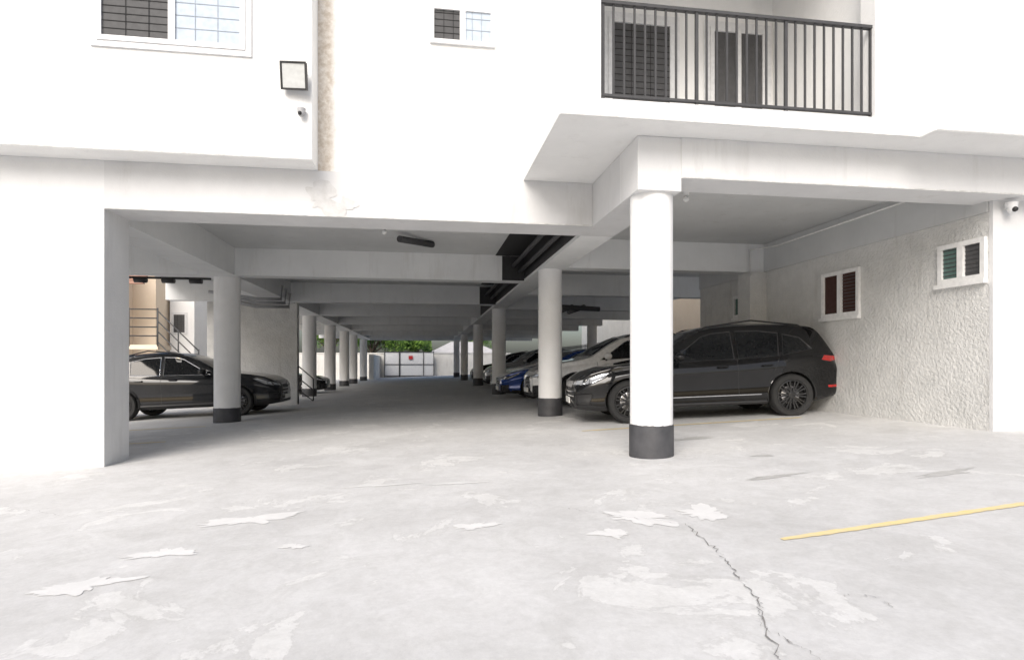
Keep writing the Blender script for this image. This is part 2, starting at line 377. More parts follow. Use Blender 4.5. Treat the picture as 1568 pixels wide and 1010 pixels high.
def window_x(name, y0, y1, z0, z1, xf, panes, parent, louv=()):
    bm = bmesh.new(); t = .05; mats = [M['pipe']]
    def fr(a, b, c, d, x0, x1, mi=0): add_box(bm, x0, x1, a, b, c, d, mi)
    fr(y0-.0, y1+.04, z0-.045, z0-.0, xf-.05, xf-.001)
    for (a, b, c, d) in ((y0, y1, z1-t, z1), (y0, y1, z0+.001, z0+t), (y0, y0+t, z0+t, z1-t), (y1-t, y1, z0+t, z1-t)):
        fr(a, b, c, d, xf-.04, xf-.002)
    n = len(panes); w = (y1-y0)/n
    for i, pm in enumerate(panes):
        a, b = y0+i*w, y0+(i+1)*w; off = .004*(i % 2)
        if i: fr(a-.035, a+.035, z0+t, z1-t, xf-.038-off, xf-.003)
        a2 = a+(t if i == 0 else .036); b2 = b-(t if i == n-1 else .036)
        mats.append(pm); fr(a2, b2, z0+t, z1-t, xf-.010-off, xf-.004, len(mats)-1)
        mats.append(M['rail'])
        if i in louv:
            z = z0+t+.03
            while z < z1-t-.01: fr(a2, b2, z, z+.008, xf-.016-off, xf-.0105-off, len(mats)-1); z += .045
    return obj_from_bm(bm, name, mats, parent)
window_x('gable_window_a', 6.84, 7.56, 1.64, 2.26, 5.6, [M['redcurt'], M['redcurt']], B, (0,))
window_x('gable_window_b', 5.115, 5.66, 1.86, 2.28, 5.6, [M['dglass'], M['gglass']], B, (0, 1))
window_x('gable_window_c', 9.5, 9.95, 1.83, 2.22, 5.6, [M['dglass'], M['gglass']], B)

bm = bmesh.new()
yr = 4.60
add_box(bm, 1.405, 3.93, yr-.022, yr+.022, 3.915, 3.94)
add_box(bm, 1.405, 3.93, yr-.016, yr+.016, 3.165, 3.185)
n = 27
for i in range(n+1):
    x = 1.44 + (3.86-1.44)*i/n; w = .0075 if i % 9 else .012
    add_box(bm, x-w, x+w, yr-w, yr+w, 3.1855 if i % 9 else 3.132, 3.9145)
obj_from_bm(bm, 'balcony_railing', M['rail'], B)

fl = empty('floodlight')
bm = bmesh.new()
add_box(bm, -.12, .12, -.02, .02, -.12, .12, 0); add_box(bm, -.108, .108, -.024, -.0205, -.108, .108, 1)
for a, b, c, d in ((-.125,.125,.112,.125),(-.125,.125,-.125,-.112),(-.125,-.112,-.112,.112),(.112,.125,-.112,.112)): add_box(bm, a, b, -.034, -.0203, c, d, 0)
add_box(bm, -.02, .02, .02, .10, -.02, .02, 0)
o = obj_from_bm(bm, 'lamp_head', [M['plastic'], M['lamp']], fl); o.location = (-1.215, 5.86, 3.745); o.rotation_euler = (math.radians(14), math.radians(3), math.radians(-10))
def cctv(loc, mat, sc=1):
    e = empty('security_camera')
    bm = bmesh.new()
    bmesh.ops.create_cone(bm, cap_ends=True, segments=24, radius1=.05, radius2=.055, depth=.05)
    ret = bmesh.ops.create_uvsphere(bm, u_segments=20, v_segments=12, radius=.045)
    bmesh.ops.translate(bm, verts=ret['verts'], vec=(0, -.01, -.04))
    o = obj_from_bm(bm, 'housing', mat, e, True); o.location = loc; o.scale = (sc,)*3
    bm = bmesh.new(); bmesh.ops.create_uvsphere(bm, u_segments=16, v_segments=10, radius=.026)
    o = obj_from_bm(bm, 'lens', M['plastic'], e, True); o.location = (loc[0]-.01*sc, loc[1]-.045*sc, loc[2]-.05*sc); o.scale = (sc,)*3
    return e
M['greyp'] = flat_mat('grey_plastic', (.35, .35, .36), .4)
cctv((5.72, 4.98, 2.56), M['frame'])
cctv((-1.16, 5.905, 3.44), M['greyp'], .75)

def bulb(loc):
    e = empty('ceiling_lamp')
    bm = bmesh.new()
    bmesh.ops.create_cone(bm, cap_ends=True, segments=20, radius1=.03, radius2=.045, depth=.05, matrix=Matrix.Translation((0, 0, -.02)))
    bmesh.ops.create_uvsphere(bm, u_segments=16, v_segments=10, radius=.035, matrix=Matrix.Translation((0, 0, -.085)))
    o = obj_from_bm(bm, 'socket_and_bulb', M['pipe'], e, True); o.location = loc
bulb((2.95, 6.3, 2.955)); bulb((-.55, 8.6, 2.97)); bulb((3.2, 11.5, 2.97)); bulb((-.5, 13, 2.97))
tube('conduit', [(5.56, 5.3, 2.90), (5.56, 8.6, 2.88), (5.29, 8.93, 2.86), (5.29, 8.93, 2.45)], .012, M['pipe'], B)
tube('drain_pipe', [(-.35, 8.9, 2.86), (.15, 9.6, 2.93)], .05, M['rail'], B)
bm = bmesh.new()
for k in range(3):
    z = 2.38-.08*k
    add_tube(bm, [(-4.4+.15*k, 13.0, z+.12), (-3.5, 13.1, z), (-3.0+.08*k, 13.15, z), (-2.98+.08*k, 13.15, z+.3)], .035)
bmesh.ops.recalc_face_normals(bm, faces=bm.faces[:])
obj_from_bm(bm, 'waste_pipes', M['greyp'], B)
bm = bmesh.new()
for k in range(3): add_tube(bm, [(3.3+.3*k, 14, 2.4), (3.3+.3*k, 15.5, 2.4)], .06)
add_tube(bm, [(3.1, 14, 2.4), (4.3, 14, 2.35)], .06)
obj_from_bm(bm, 'right_bay_pipes', M['rail'], B)
bm = bmesh.new()
for k in range(6): add_tube(bm, [(-6.3+.45*k, 11.05, 2.46), (-6.1+.45*k, 11.05, 2.46)], .05)
add_tube(bm, [(-7.5, 11.05, 2.5), (-3.7, 11.05, 2.5)], .02)
obj_from_bm(bm, 'dark_pipe_clamps', M['plastic'], B)

# ---------------------------------------------------------------- cars (metres)
def smoothed(pts, xsamp, k=.10):
    xa = np.array([p[0] for p in pts]); za = np.array([p[1] for p in pts])
    out = []
    for x in xsamp:
        s = np.linspace(x-k, x+k, 9); s = np.clip(s, xa[0], xa[-1]); w = np.array([1,2,3,4,5,4,3,2,1.]); out.append(float((np.interp(s, xa, za)*w).sum()/w.sum()))
    return out
def catmull(P, sub):
    out = []
    n = len(P)
    for i in range(n-1):
        p0 = P[max(i-1, 0)]; p1 = P[i]; p2 = P[i+1]; p3 = P[min(i+2, n-1)]
        for k in range(sub):
            t = k/sub
            out.append(tuple(.5*((2*p1[j])+(-p0[j]+p2[j])*t+(2*p0[j]-5*p1[j]+4*p2[j]-p3[j])*t*t+(-p0[j]+3*p1[j]-3*p2[j]+p3[j])*t**3) for j in (0, 1)))
    out.append(P[-1]); return out
def car_body(spec):
    L = spec['L']
    xs = [0, .015, .04, .08] + list(np.arange(.14, L-.12, .07)) + [L-.08, L-.04, L-.015, L]
    zt = smoothed(spec['top'], xs, spec.get('k', .09)); zs = smoothed(spec['belt'], xs, .15); w = smoothed(spec['w'], xs, .06); zb = smoothed(spec['bot'], xs, .1)
    bm = bmesh.new(); rings = []
    for i, x in enumerate(xs):
        cab = max(zt[i]-zs[i], .03); W = w[i]; h = zs[i]-zb[i]
        y7 = .94*W-.035-.30*max(cab-.08, 0)
        P = [(0, zb[i]), (.75*W, zb[i]), (.93*W, zb[i]+.03), (.985*W, zb[i]+.14), (.978*W, zb[i]+.42*h), (.995*W, zb[i]+.68*h), (1.0*W, zb[i]+.78*h), (.975*W, zs[i]-.06), (.94*W, zs[i]),
             (y7+.03, zs[i]+cab*.80), (y7-.05, zs[i]+cab*.925), (y7*.6, zs[i]+cab*.985), (0, zt[i])]
        half = catmull(P, 3)
        ring = half + [(-a, b) for a, b in half[-2:0:-1]]
        rings.append([bm.verts.new((x, a, b)) for a, b in ring])
    n = len(rings[0])
    for i in range(len(rings)-1):
        for k in range(n):
            bm.faces.new((rings[i][k], rings[i][(k+1)%n], rings[i+1][(k+1)%n], rings[i+1][k]))
    for ri, sgn, x0 in ((0, -1, 0), (len(rings)-1, 1, L)):
        base = rings[ri]; zc = sum(v.co.z for v in base)/n; prev = base
        for kf in (.93, .82, .66, .45, .25):
            cur = [bm.verts.new((x0+sgn*.05*(1-kf**2.5), v.co.y*kf, zc+(v.co.z-zc)*kf)) for v in base]
            for k in range(n): bm.faces.new((prev[k], prev[(k+1)%n], cur[(k+1)%n], cur[k]))
            prev = cur
        c = bm.verts.new((x0+sgn*.05, 0, zc))
        for k in range(n): bm.faces.new((prev[k], prev[(k+1)%n], c))
    bmesh.ops.recalc_face_normals(bm, faces=bm.faces[:])
    return bm
def inside(poly, a, b):
    s = None
    for i in range(len(poly)):
        x1, y1 = poly[i]; x2, y2 = poly[(i+1) % len(poly)]
        c = (x2-x1)*(b-y1)-(y2-y1)*(a-x1)
        if abs(c) < 1e-9: continue
        if s is None: s = c > 0
        elif (c > 0) != s: return False
    return True
def region(bm, ax, poly, test, mat, inset=.012, depth=-.008, trim=None):
    ia, ib = {'xz': (0, 2), 'xy': (0, 1), 'yz': (1, 2)}[ax]
    amin = min(p[0] for p in poly)-.15; amax = max(p[0] for p in poly)+.15; bmin = min(p[1] for p in poly)-.15; bmax = max(p[1] for p in poly)+.15
    def cand():
        out = []
        for f in bm.faces:
            c = f.calc_center_median()
            if amin < c[ia] < amax and bmin < c[ib] < bmax and test(c, f.normal): out.append(f)
        return out
    for i in range(len(poly)):
        p = poly[i]; q = poly[(i+1) % len(poly)]
        co = Vector((0, 0, 0)); co[ia] = p[0]; co[ib] = p[1]
        no = Vector((0, 0, 0)); no[ia] = -(q[1]-p[1]); no[ib] = q[0]-p[0]
        fs = cand(); es = set(); vs = set()
        for f in fs:
            es.update(f.edges); vs.update(f.verts)
        bmesh.ops.bisect_plane(bm, geom=fs+list(es)+list(vs), dist=1e-5, plane_co=co, plane_no=no)
    bm.normal_update()
    sel = [f for f in cand() if inside(poly, f.calc_center_median()[ia], f.calc_center_median()[ib])]
    if not sel: return
    for f in sel: f.material_index = mat
    if inset:
        r = bmesh.ops.inset_region(bm, faces=sel, thickness=inset, depth=depth, use_even_offset=True, use_boundary=True)
        if trim is not None:
            for f in r['faces']: f.material_index = trim
    bm.normal_update()
def wheel_mesh(r, w, rimr, spokes, rmat):
    bm = bmesh.new(); seg = 48
    prof = [(rimr, -w*.42), (rimr+.02, -w*.5), (r*.93, -w*.52), (r*.985, -w*.42), (r, -w*.25), (r, w*.25), (r*.985, w*.42), (r*.93, w*.52), (rimr+.02, w*.5), (rimr, w*.42)]
    def lathe(prof, mi):
        rings = [[bm.verts.new((pr*math.cos(2*math.pi*k/seg), py, pr*math.sin(2*math.pi*k/seg))) for k in range(seg)] for pr, py in prof]
        for j in range(len(prof)-1):
            for k in range(seg):
                f = bm.faces.new((rings[j][k], rings[j][(k+1)%seg], rings[j+1][(k+1)%seg], rings[j+1][k])); f.material_index = mi
    lathe(prof, 0)
    lathe([(rimr+.004, -w*.46), (rimr-.012, -w*.47), (rimr-.022, -w*.40), (rimr-.03, w*.4)], 1)
    lathe([(rimr-.03, -w*.05), (.001, -w*.05)], 2)
    lathe([(rimr*.62, -w*.12), (rimr*.60, -w*.13), (.05, -w*.13)], 3)
    lathe([(.065, -w*.30), (.06, -w*.38), (.04, -w*.40), (.001, -w*.40)], 1)
    for s in range(spokes):
        for da in (-.09, .09):
            a = 2*math.pi*s/spokes
            a0, a1 = a+da*.6, a+da*1.35
            for (r0, r1, wd0, wd1) in ((.045, rimr-.012, .020, .013),):
                p0 = Vector((math.cos(a0)*r0, 0, math.sin(a0)*r0)); p1 = Vector((math.cos(a1)*r1, 0, math.sin(a1)*r1))
                n0 = Vector((-math.sin(a0), 0, math.cos(a0)))*wd0/2*1.0; n1 = Vector((-math.sin(a1), 0, math.cos(a1)))*wd1
                yf0, yf1, yb = -w*.36, -w*.44, -w*.22
                vs = [bm.verts.new(p) for p in (p0-n0+Vector((0,yf0,0)), p0+n0+Vector((0,yf0,0)), p1+n1+Vector((0,yf1,0)), p1-n1+Vector((0,yf1,0)), p0-n0+Vector((0,yb,0)), p0+n0+Vector((0,yb,0)), p1+n1+Vector((0,yb,0)), p1-n1+Vector((0,yb,0)))]
                for fi in ((0,1,2,3),(4,7,6,5),(0,4,5,1),(1,5,6,2),(2,6,7,3),(3,7,4,0)):
                    f = bm.faces.new([vs[t] for t in fi]); f.material_index = 1
    bmesh.ops.recalc_face_normals(bm, faces=bm.faces[:])
    return bm
def make_car(spec, paint, loc, heading, scale=1.0, rim='rimdark'):
    root = empty(spec['name'])
    L = spec['L']; r = spec['r']; xf, xr = spec['xf'], spec['xr']; tr = spec['tr']
    bm = car_body(spec)
    tmp = obj_from_bm(bm, 'tmp', [M['plastic']])
    cb = bmesh.new()
    for x in (xf, xr):
        for sy in (-1, 1):
            bmesh.ops.create_cone(cb, cap_ends=True, segments=48, radius1=r+.045, radius2=r+.045, depth=.55, matrix=Matrix.Translation((x, sy*(tr+.12), r)) @ Matrix.Rotation(math.pi/2, 4, 'X'))
    cut = obj_from_bm(cb, 'tmpcut', [M['plastic']])
    md = tmp.modifiers.new('b', 'BOOLEAN'); md.operation = 'DIFFERENCE'; md.object = cut; md.solver = 'EXACT'
    dg = bpy.context.evaluated_depsgraph_get(); me = bpy.data.meshes.new_from_object(tmp.evaluated_get(dg))
    bm = bmesh.new(); bm.from_mesh(me)
    bpy.data.objects.remove(tmp); bpy.data.objects.remove(cut)
    bm.normal_update()
    for f in bm.faces:
        c = f.calc_center_median(); f.material_index = 0
        for x in (xf, xr):
            d = math.hypot(c.x-x, c.z-r)
            if d < r+.047 and abs(c.y) > tr-.2 and (d < r+.035 or abs(f.normal.y) < .25): f.material_index = 6
    def side(sy): return lambda c, n: c.y*sy > .3 and n.y*sy > .15
    for sy in (1, -1):
        for poly, mi, ins, dep, trim in spec['side']:
            region(bm, 'xz', poly, side(sy), mi, ins, dep, trim)
    for poly, mi, ins, dep, trim in spec['front']:
        region(bm, 'yz', poly, (lambda c, n: c.x < .6 and n.x < -.25), mi, ins, dep, trim)
    for poly, mi, ins, dep, trim in spec['topr']:
        region(bm, 'xy', poly, (lambda c, n: c.z > spec['ztest'] and n.z > .25), mi, ins, dep, trim)
    for f in bm.faces:
        c = f.calc_center_median()
        if c.z < spec['clad'] and f.material_index == 0: f.material_index = 2
    obj_from_bm(bm, 'body', [paint, M['carglass'], M['plastic'], M['headl'], M['taill'], M['chrome'], M['tyre'], M['plate']], root, True)
    for i, x in enumerate((xf, xr)):
        for sy in (-1, 1):
            wb = wheel_mesh(r, .25, r*.70, spec.get('spokes', 7), M[rim])
            o = obj_from_bm(wb, 'wheel_%d' % (i*2+(sy > 0)), [M['tyre'], M[rim], M['plastic'], M['rimsil']], root, True)
            o.location = (x, sy*tr, r); o.rotation_euler = (0, .3+i, 0 if sy < 0 else math.pi)
    bm = bmesh.new()
    def half_w(x):
        return float(np.interp(x, [p[0] for p in spec['w']], [p[1] for p in spec['w']]))
    for x in (xf, xr):
        for sy in (-1, 1):
            pts = []
            for k in range(25):
                a = math.radians(-12+204*k/24); px = x+(r+.052)*math.cos(a)
                pts.append((px, sy*(half_w(px)*.985-.008), r+(r+.052)*math.sin(a)))
            add_tube(bm, pts, spec.get('archr', .02), 6, spec.get('archm', 0))
    for sy in (-1, 1):
        if spec.get('rails'):
            x0, x1, z0, zm, z1, yy = spec['rails']
            add_tube(bm, [(x0, sy*(yy-.02), z0), (x0+.12, sy*yy, z0+.05), ((x0+x1)/2, sy*yy, zm), (x1-.12, sy*yy, z1+.05), (x1, sy*(yy-.02), z1)], .016, 8, 0)
        for hx in spec['handles']:
            z = spec['hz']; add_tube(bm, [(hx-.10, sy*(half_w(hx)*.985), z), (hx-.08, sy*(half_w(hx)+.03), z+.003), (hx+.08, sy*(half_w(hx)+.03), z+.008), (hx+.10, sy*half_w(hx)*.985, z+.01)], .014, 8, 1)
        mx, mz = spec['mirror']
        mv = bmesh.ops.create_uvsphere(bm, u_segments=16, v_segments=10, radius=1)['verts']
        for v in mv:
            v.co = Vector((mx+v.co.x*.075+(.03 if v.co.x > 0 else 0), sy*(half_w(mx)+.10)+v.co.y*.12, mz+.03+v.co.z*.075))
        for f in {f for v in mv for f in v.link_faces}: f.material_index = 1
        add_tube(bm, [(mx+.02, sy*(half_w(mx)-.08), mz-.06), (mx+.02, sy*(half_w(mx)+.06), mz-.01)], .025, 8, 0)
        add_tube(bm, [(xf+r+.08, sy*(half_w(xf+.5)*.965), spec['clad']-.05), (xr-r-.08, sy*(half_w(xr-.5)*.965), spec['clad']-.05)], .035, 8, 0)
    for z in spec['slats']:
        yy = spec['slatw']; add_tube(bm, [(-.005, -yy, z), (-.045, -yy*.5, z), (-.052, 0, z), (-.045, yy*.5, z), (-.005, yy, z)], .011, 6, 2)
    add_box(bm, -.075, -.055, -.24, .24, spec['platez'], spec['platez']+.11, 3)
    bmesh.ops.recalc_face_normals(bm, faces=bm.faces[:])
    obj_from_bm(bm, 'trim_parts', [M['plastic'], paint, M['chrome'], M['plate']], root, True)
    k = scale/S
    tilt = Matrix.Rotation(-math.atan(.040), 4, 'Y')
    root.matrix_world = Matrix.Translation((loc[0], loc[1], gz(loc[0])+.003)) @ tilt @ Matrix.Rotation(heading, 4, 'Z') @ Matrix.Scale(k, 4)
    return root

G = 1; PL = 2; HL = 3; TL = 4; CH = 5
suv = dict(name='parked_suv', L=4.86, r=.385, xf=.93, xr=3.86, tr=.84, clad=.34, ztest=.9,
  top=[(0,.76),(.06,.82),(.25,.93),(.6,1.02),(1.1,1.09),(1.38,1.14),(1.85,1.43),(2.2,1.62),(2.5,1.70),(2.9,1.73),(3.5,1.73),(4.0,1.70),(4.40,1.645),(4.46,1.58),(4.60,1.34),(4.72,1.14),(4.81,1.00),(4.86,.90)],
  belt=[(0,.66),(.2,.80),(.6,.92),(1.1,.98),(1.5,1.01),(3,1.05),(4.1,1.12),(4.5,1.12),(4.75,1.0),(4.86,.80)],
  w=[(0,.70),(.08,.79),(.25,.87),(.6,.935),(1.0,.955),(2.4,.95),(3.8,.965),(4.3,.95),(4.6,.90),(4.8,.82),(4.86,.74)],
  bot=[(0,.27),(.4,.22),(1.5,.24),(3.5,.24),(4.4,.26),(4.86,.36)],
  side=[([(1.66,1.055),(2.30,1.50),(2.50,1.555),(2.86,1.58),(2.86,1.065)], G, .014, -.010, PL),
        ([(2.93,1.067),(2.93,1.58),(3.34,1.575),(3.72,1.52),(3.66,1.095)], G, .014, -.010, PL),
        ([(3.73,1.105),(3.79,1.50),(4.10,1.42),(4.30,1.20)], G, .014, -.010, PL),
        ([(1.575,.36),(1.575,1.02),(1.583,1.02),(1.583,.36)], PL, 0, 0, None),
        ([(2.894,.36),(2.894,1.05),(2.902,1.05),(2.902,.36)], PL, 0, 0, None),
        ([(3.54,.82),(3.66,1.07),(3.668,1.07),(3.548,.82)], PL, 0, 0, None),
        ([(3.3,.42),(1.5,.42),(1.5,.430),(3.3,.430)], CH, 0, 0, None),
        ([(.10,.72),(.16,.82),(.50,.92),(.62,.93),(.50,.82),(.28,.73)], HL, .012, -.006, PL),
        ([(4.42,1.00),(4.50,1.09),(4.80,1.06),(4.83,.99),(4.6,.96)], TL, .008, -.004, PL),
        ([(4.55,.50),(4.55,.54),(4.84,.54),(4.84,.50)], TL, 0, 0, None)],
  front=[([(-.55,.43),(-.62,.66),(.62,.66),(.55,.43)], PL, .02, -.03, PL),
         ([(.60,.34),(.66,.54),(.86,.56),(.84,.34)], PL, .015, -.03, PL),
         ([(-.60,.34),(-.66,.54),(-.86,.56),(-.84,.34)], PL, .015, -.03, PL),
         ([(-.5,.29),(-.5,.37),(.5,.37),(.5,.29)], PL, .01, -.02, PL),
         ([(.50,.69),(.52,.78),(.80,.82),(.84,.72)], HL, .012, -.006, PL),
         ([(-.50,.69),(-.52,.78),(-.80,.82),(-.84,.72)], HL, .012, -.006, PL)],
  topr=[([(1.44,-.72),(1.44,.72),(2.17,.60),(2.17,-.60)], G, .02, -.004, PL)],
  rails=(2.30,4.25,1.62,1.765,1.60,.66), handles=(2.62,3.42), hz=.93, mirror=(1.80,1.12), slats=(.50,.58), slatw=.52, platez=.36, archr=.014, archm=1, spokes=10)
xov = dict(suv); xov.update(name='parked_crossover', L=4.66, xf=.94, xr=3.62, clad=.38, archr=.032, archm=0, r=.37,
  top=[(0,.74),(.08,.84),(.3,.96),(.7,1.04),(1.15,1.10),(1.35,1.14),(1.8,1.42),(2.15,1.58),(2.5,1.66),(2.9,1.68),(3.5,1.64),(4.05,1.55),(4.2,1.48),(4.45,1.17),(4.6,1.0),(4.66,.87)],
  belt=[(0,.62),(.2,.82),(.6,.93),(1.1,.98),(1.5,1.0),(3,1.06),(3.9,1.14),(4.3,1.10),(4.55,.97),(4.66,.80)],
  w=[(0,.66),(.08,.78),(.25,.86),(.6,.925),(1.0,.94),(2.4,.925),(3.6,.94),(4.1,.92),(4.4,.86),(4.6,.78),(4.66,.70)],
  bot=[(0,.27),(.4,.22),(1.5,.24),(3.5,.24),(4.2,.26),(4.66,.36)],
  side=[([(1.55,1.05),(2.2,1.46),(2.36,1.51),(2.66,1.53),(2.66,1.07)], G, .014, -.010, CH),
        ([(2.73,1.07),(2.73,1.53),(3.10,1.51),(3.42,1.44),(3.40,1.10)], G, .014, -.010, CH),
        ([(3.46,1.11),(3.49,1.42),(3.72,1.34),(3.95,1.19)], G, .012, -.010, CH),
        ([(1.475,.36),(1.475,1.02),(1.483,1.02),(1.483,.36)], PL, 0, 0, None),
        ([(2.694,.36),(2.694,1.05),(2.702,1.05),(2.702,.36)], PL, 0, 0, None),
        ([(.08,.70),(.14,.80),(.46,.92),(.60,.92),(.30,.76)], HL, .010, -.006, PL),
        ([(4.20,1.0),(4.30,1.07),(4.60,1.04),(4.62,.97)], TL, .008, -.004, PL)],
  front=[([(-.44,.34),(-.36,.76),(.36,.76),(.44,.34)], PL, .02, -.03, CH),
         ([(.56,.34),(.60,.52),(.82,.54),(.82,.34)], PL, .015, -.03, PL),
         ([(-.56,.34),(-.60,.52),(-.82,.54),(-.82,.34)], PL, .015, -.03, PL),
         ([(.46,.68),(.48,.76),(.80,.82),(.82,.74)], HL, .01, -.006, PL),
         ([(-.46,.68),(-.48,.76),(-.80,.82),(-.82,.74)], HL, .01, -.006, PL)],
  topr=[([(1.40,-.70),(1.40,.70),(2.12,.58),(2.12,-.58)], G, .02, -.004, PL)],
  rails=(2.25,3.9,1.56,1.70,1.49,.63), handles=(2.42,3.2), hz=.95, mirror=(1.68,1.11), slats=(.45,.54,.63), slatw=.34)
sedan = dict(suv); sedan.update(name='parked_sedan', L=4.75, r=.335, xf=.92, xr=3.74, tr=.80, clad=.26, archr=.012, ztest=.75, rails=None,
  top=[(0,.62),(.08,.70),(.3,.79),(.8,.88),(1.25,.95),(1.45,.99),(1.9,1.22),(2.3,1.39),(2.6,1.44),(3.0,1.45),(3.4,1.40),(3.9,1.20),(4.25,1.06),(4.6,1.03),(4.7,.95),(4.75,.80)],
  belt=[(0,.54),(.2,.68),(.6,.78),(1.1,.85),(1.5,.88),(3,.93),(4.0,.97),(4.5,.95),(4.75,.72)],
  w=[(0,.66),(.08,.76),(.25,.84),(.6,.90),(1.0,.915),(2.4,.915),(3.8,.915),(4.3,.89),(4.6,.82),(4.75,.70)],
  bot=[(0,.20),(.4,.16),(1.5,.17),(3.5,.17),(4.4,.2),(4.75,.30)],
  side=[([(1.72,.93),(2.30,1.26),(2.50,1.31),(2.78,1.32),(2.78,.95)], G, .012, -.01, CH),
        ([(2.84,.95),(2.84,1.32),(3.15,1.30),(3.55,1.18),(3.72,1.02)], G, .012, -.01, CH),
        ([(1.575,.3),(1.575,.88),(1.583,.88),(1.583,.3)], PL, 0, 0, None),
        ([(2.80,.3),(2.80,.92),(2.808,.92),(2.808,.3)], PL, 0, 0, None),
        ([(.08,.58),(.14,.66),(.50,.77),(.60,.77),(.30,.64)], HL, .010, -.006, PL),
        ([(4.40,.86),(4.44,.93),(4.72,.90),(4.72,.83)], TL, .008, -.004, PL)],
  front=[([(-.40,.36),(-.50,.62),(.50,.62),(.40,.36)], PL, .02, -.03, CH),
         ([(.52,.24),(.56,.42),(.80,.44),(.80,.24)], PL, .015, -.03, PL),
         ([(-.52,.24),(-.56,.42),(-.80,.44),(-.80,.24)], PL, .015, -.03, PL),
         ([(.52,.56),(.54,.65),(.78,.70),(.82,.62)], HL, .01, -.006, PL),
         ([(-.52,.56),(-.54,.65),(-.78,.70),(-.82,.62)], HL, .01, -.006, PL)],
  topr=[([(1.50,-.68),(1.50,.68),(2.25,.56),(2.25,-.56)], G, .02, -.004, PL)],
  handles=(2.5,3.3), hz=.82, mirror=(1.86,.97), slats=(.43,.50,.57), slatw=.40, platez=.27)

make_car(suv, M['pblack'], (2.15, 8.35), math.radians(-7), 1.01)
make_car(xov, M['pnavy'], (-2.87, 13.0), math.radians(180), 1.06)
x2 = dict(xov); x2['name'] = 'parked_suv'
make_car(x2, M['pwhite'], (2.05, 11.3), 0, 1.08, 'rimsil')
make_car(sedan, M['pblue'], (1.85, 14.3), 0, 1.05)
make_car(sedan, M['pwhite'], (2.1, 17.7), 0, 1.05, 'rimsil')
make_car(x2, M['psilver'], (2.15, 20.4), 0, 1.03, 'rimsil')
make_car(xov, M['pblack'], (2.0, 24.5), 0, 1.0)
make_car(sedan, M['pblack'], (-3.3, 21.4), math.radians(180), 1.0)

# ---------------------------------------------------------------- surroundings
F = empty('boundary_wall')
box('wall_panel', -14, 12, 44, 44.3, -.5, 1.75, M['cream'], F)
box('coping', -14, 12, 43.96, 44.34, 1.751, 1.82, M['cream'], F)
box('side_return', -3.4, -3.1, 38.2, 43.95, -.3, 1.6, M['cream'], F)
gt = empty('driveway_gate')
box('panel', -2.75, .75, 43.6, 43.66, .12, 1.85, M['pipe'], gt)
bm = bmesh.new()
for x in (-2.8, -1.75, -1.7, .0, .75): add_box(bm, x, x+.05, 43.54, 43.595, .05, 1.95)
for z in (.12, .95, 1.86): add_box(bm, -2.8, .8, 43.55, 43.592, z, z+.04)
obj_from_bm(bm, 'frame', M['rail'], gt)
box('panel_plate', -1.05, -.75, 43.52, 43.545, 1.35, 1.6, M['redp'], gt)

H = empty('grey_roof_house')
box('walls', .9, 6, 50, 56, -.3, 2.0, M['white'], H)
bm = bmesh.new()
vs = [bm.verts.new(p) for p in ((.5, 49.5, 1.95), (6.5, 49.5, 1.95), (6.5, 56.5, 1.95), (.5, 56.5, 1.95), (2.5, 53, 3.0), (4.5, 53, 3.0))]
for f in ((0,1,5,4),(1,2,5),(2,3,4,5),(3,0,4),(3,2,1,0)): bm.faces.new([vs[i] for i in f])
obj_from_bm(bm, 'roof', M['roofg'], H)

O = empty('peach_house')
box('walls', -22, -10.0, 24, 34, -.5, 6.5, M['orange'], O)
box('wing', -14.5, -10.8, 22.6, 23.99, -.5, 6.3, M['orange'], O)
box('white_wing', -9.9, -9.0, 25, 33, -.5, 4.7, M['white'], O)
bm = bmesh.new()
for k in range(6):
    z = 4.5-.13*k; y = 22.55-.12*k
    add_box(bm, -10.9, -9.5, y-.14, y, z-.10, z)
obj_from_bm(bm, 'porch_roof_tiles', M['rooft'], O)
box('landing', -11.4, -8.9, 21.5, 22.59, 1.5, 1.65, M['orange'], O)
bm = bmesh.new()
for z in (1.95, 2.25, 2.55, 2.85): add_tube(bm, [(-11.4, 21.5, z), (-8.9, 21.5, z)], .02)
for x in (-11.4, -10.6, -9.8, -8.9): add_tube(bm, [(x, 21.5, 1.6), (x, 21.5, 2.9)], .025)
for z in (0, .35, .7, 1.05): add_tube(bm, [(-8.9, 21.5, 1.75+z), (-7.6, 21.5, .4+z)], .02)
for t in (.5, 1): add_tube(bm, [(-8.9+1.3*t, 21.5, 1.6-1.35*t), (-8.9+1.3*t, 21.5, 2.85-1.35*t)], .025)
obj_from_bm(bm, 'stair_railing', M['rail'], O)
window_y('house_window', -12.4, -11.6, 2.1, 2.8, 22.6, [M['dglass'], M['dglass']], O)
window_y('house_window_b', -9.8, -9.3, 2.2, 3.0, 25.0, [M['dglass']], O)
bm = bmesh.new(); add_box(bm, -12.2, -11.5, 22.35, 22.59, 3.7, 4.2); bmesh.ops.bevel(bm, geom=bm.edges[:], offset=.03, segments=2, affect='EDGES')
add_tube(bm, [(-11.85, 22.34, 3.95), (-11.85, 22.33, 3.95)], .2, 20)
obj_from_bm(bm, 'air_conditioner', M['pipe'], O)
box('garden_wall', -22, -6.4, 20.0, 20.2, -.5, .75, M['cream'], O)

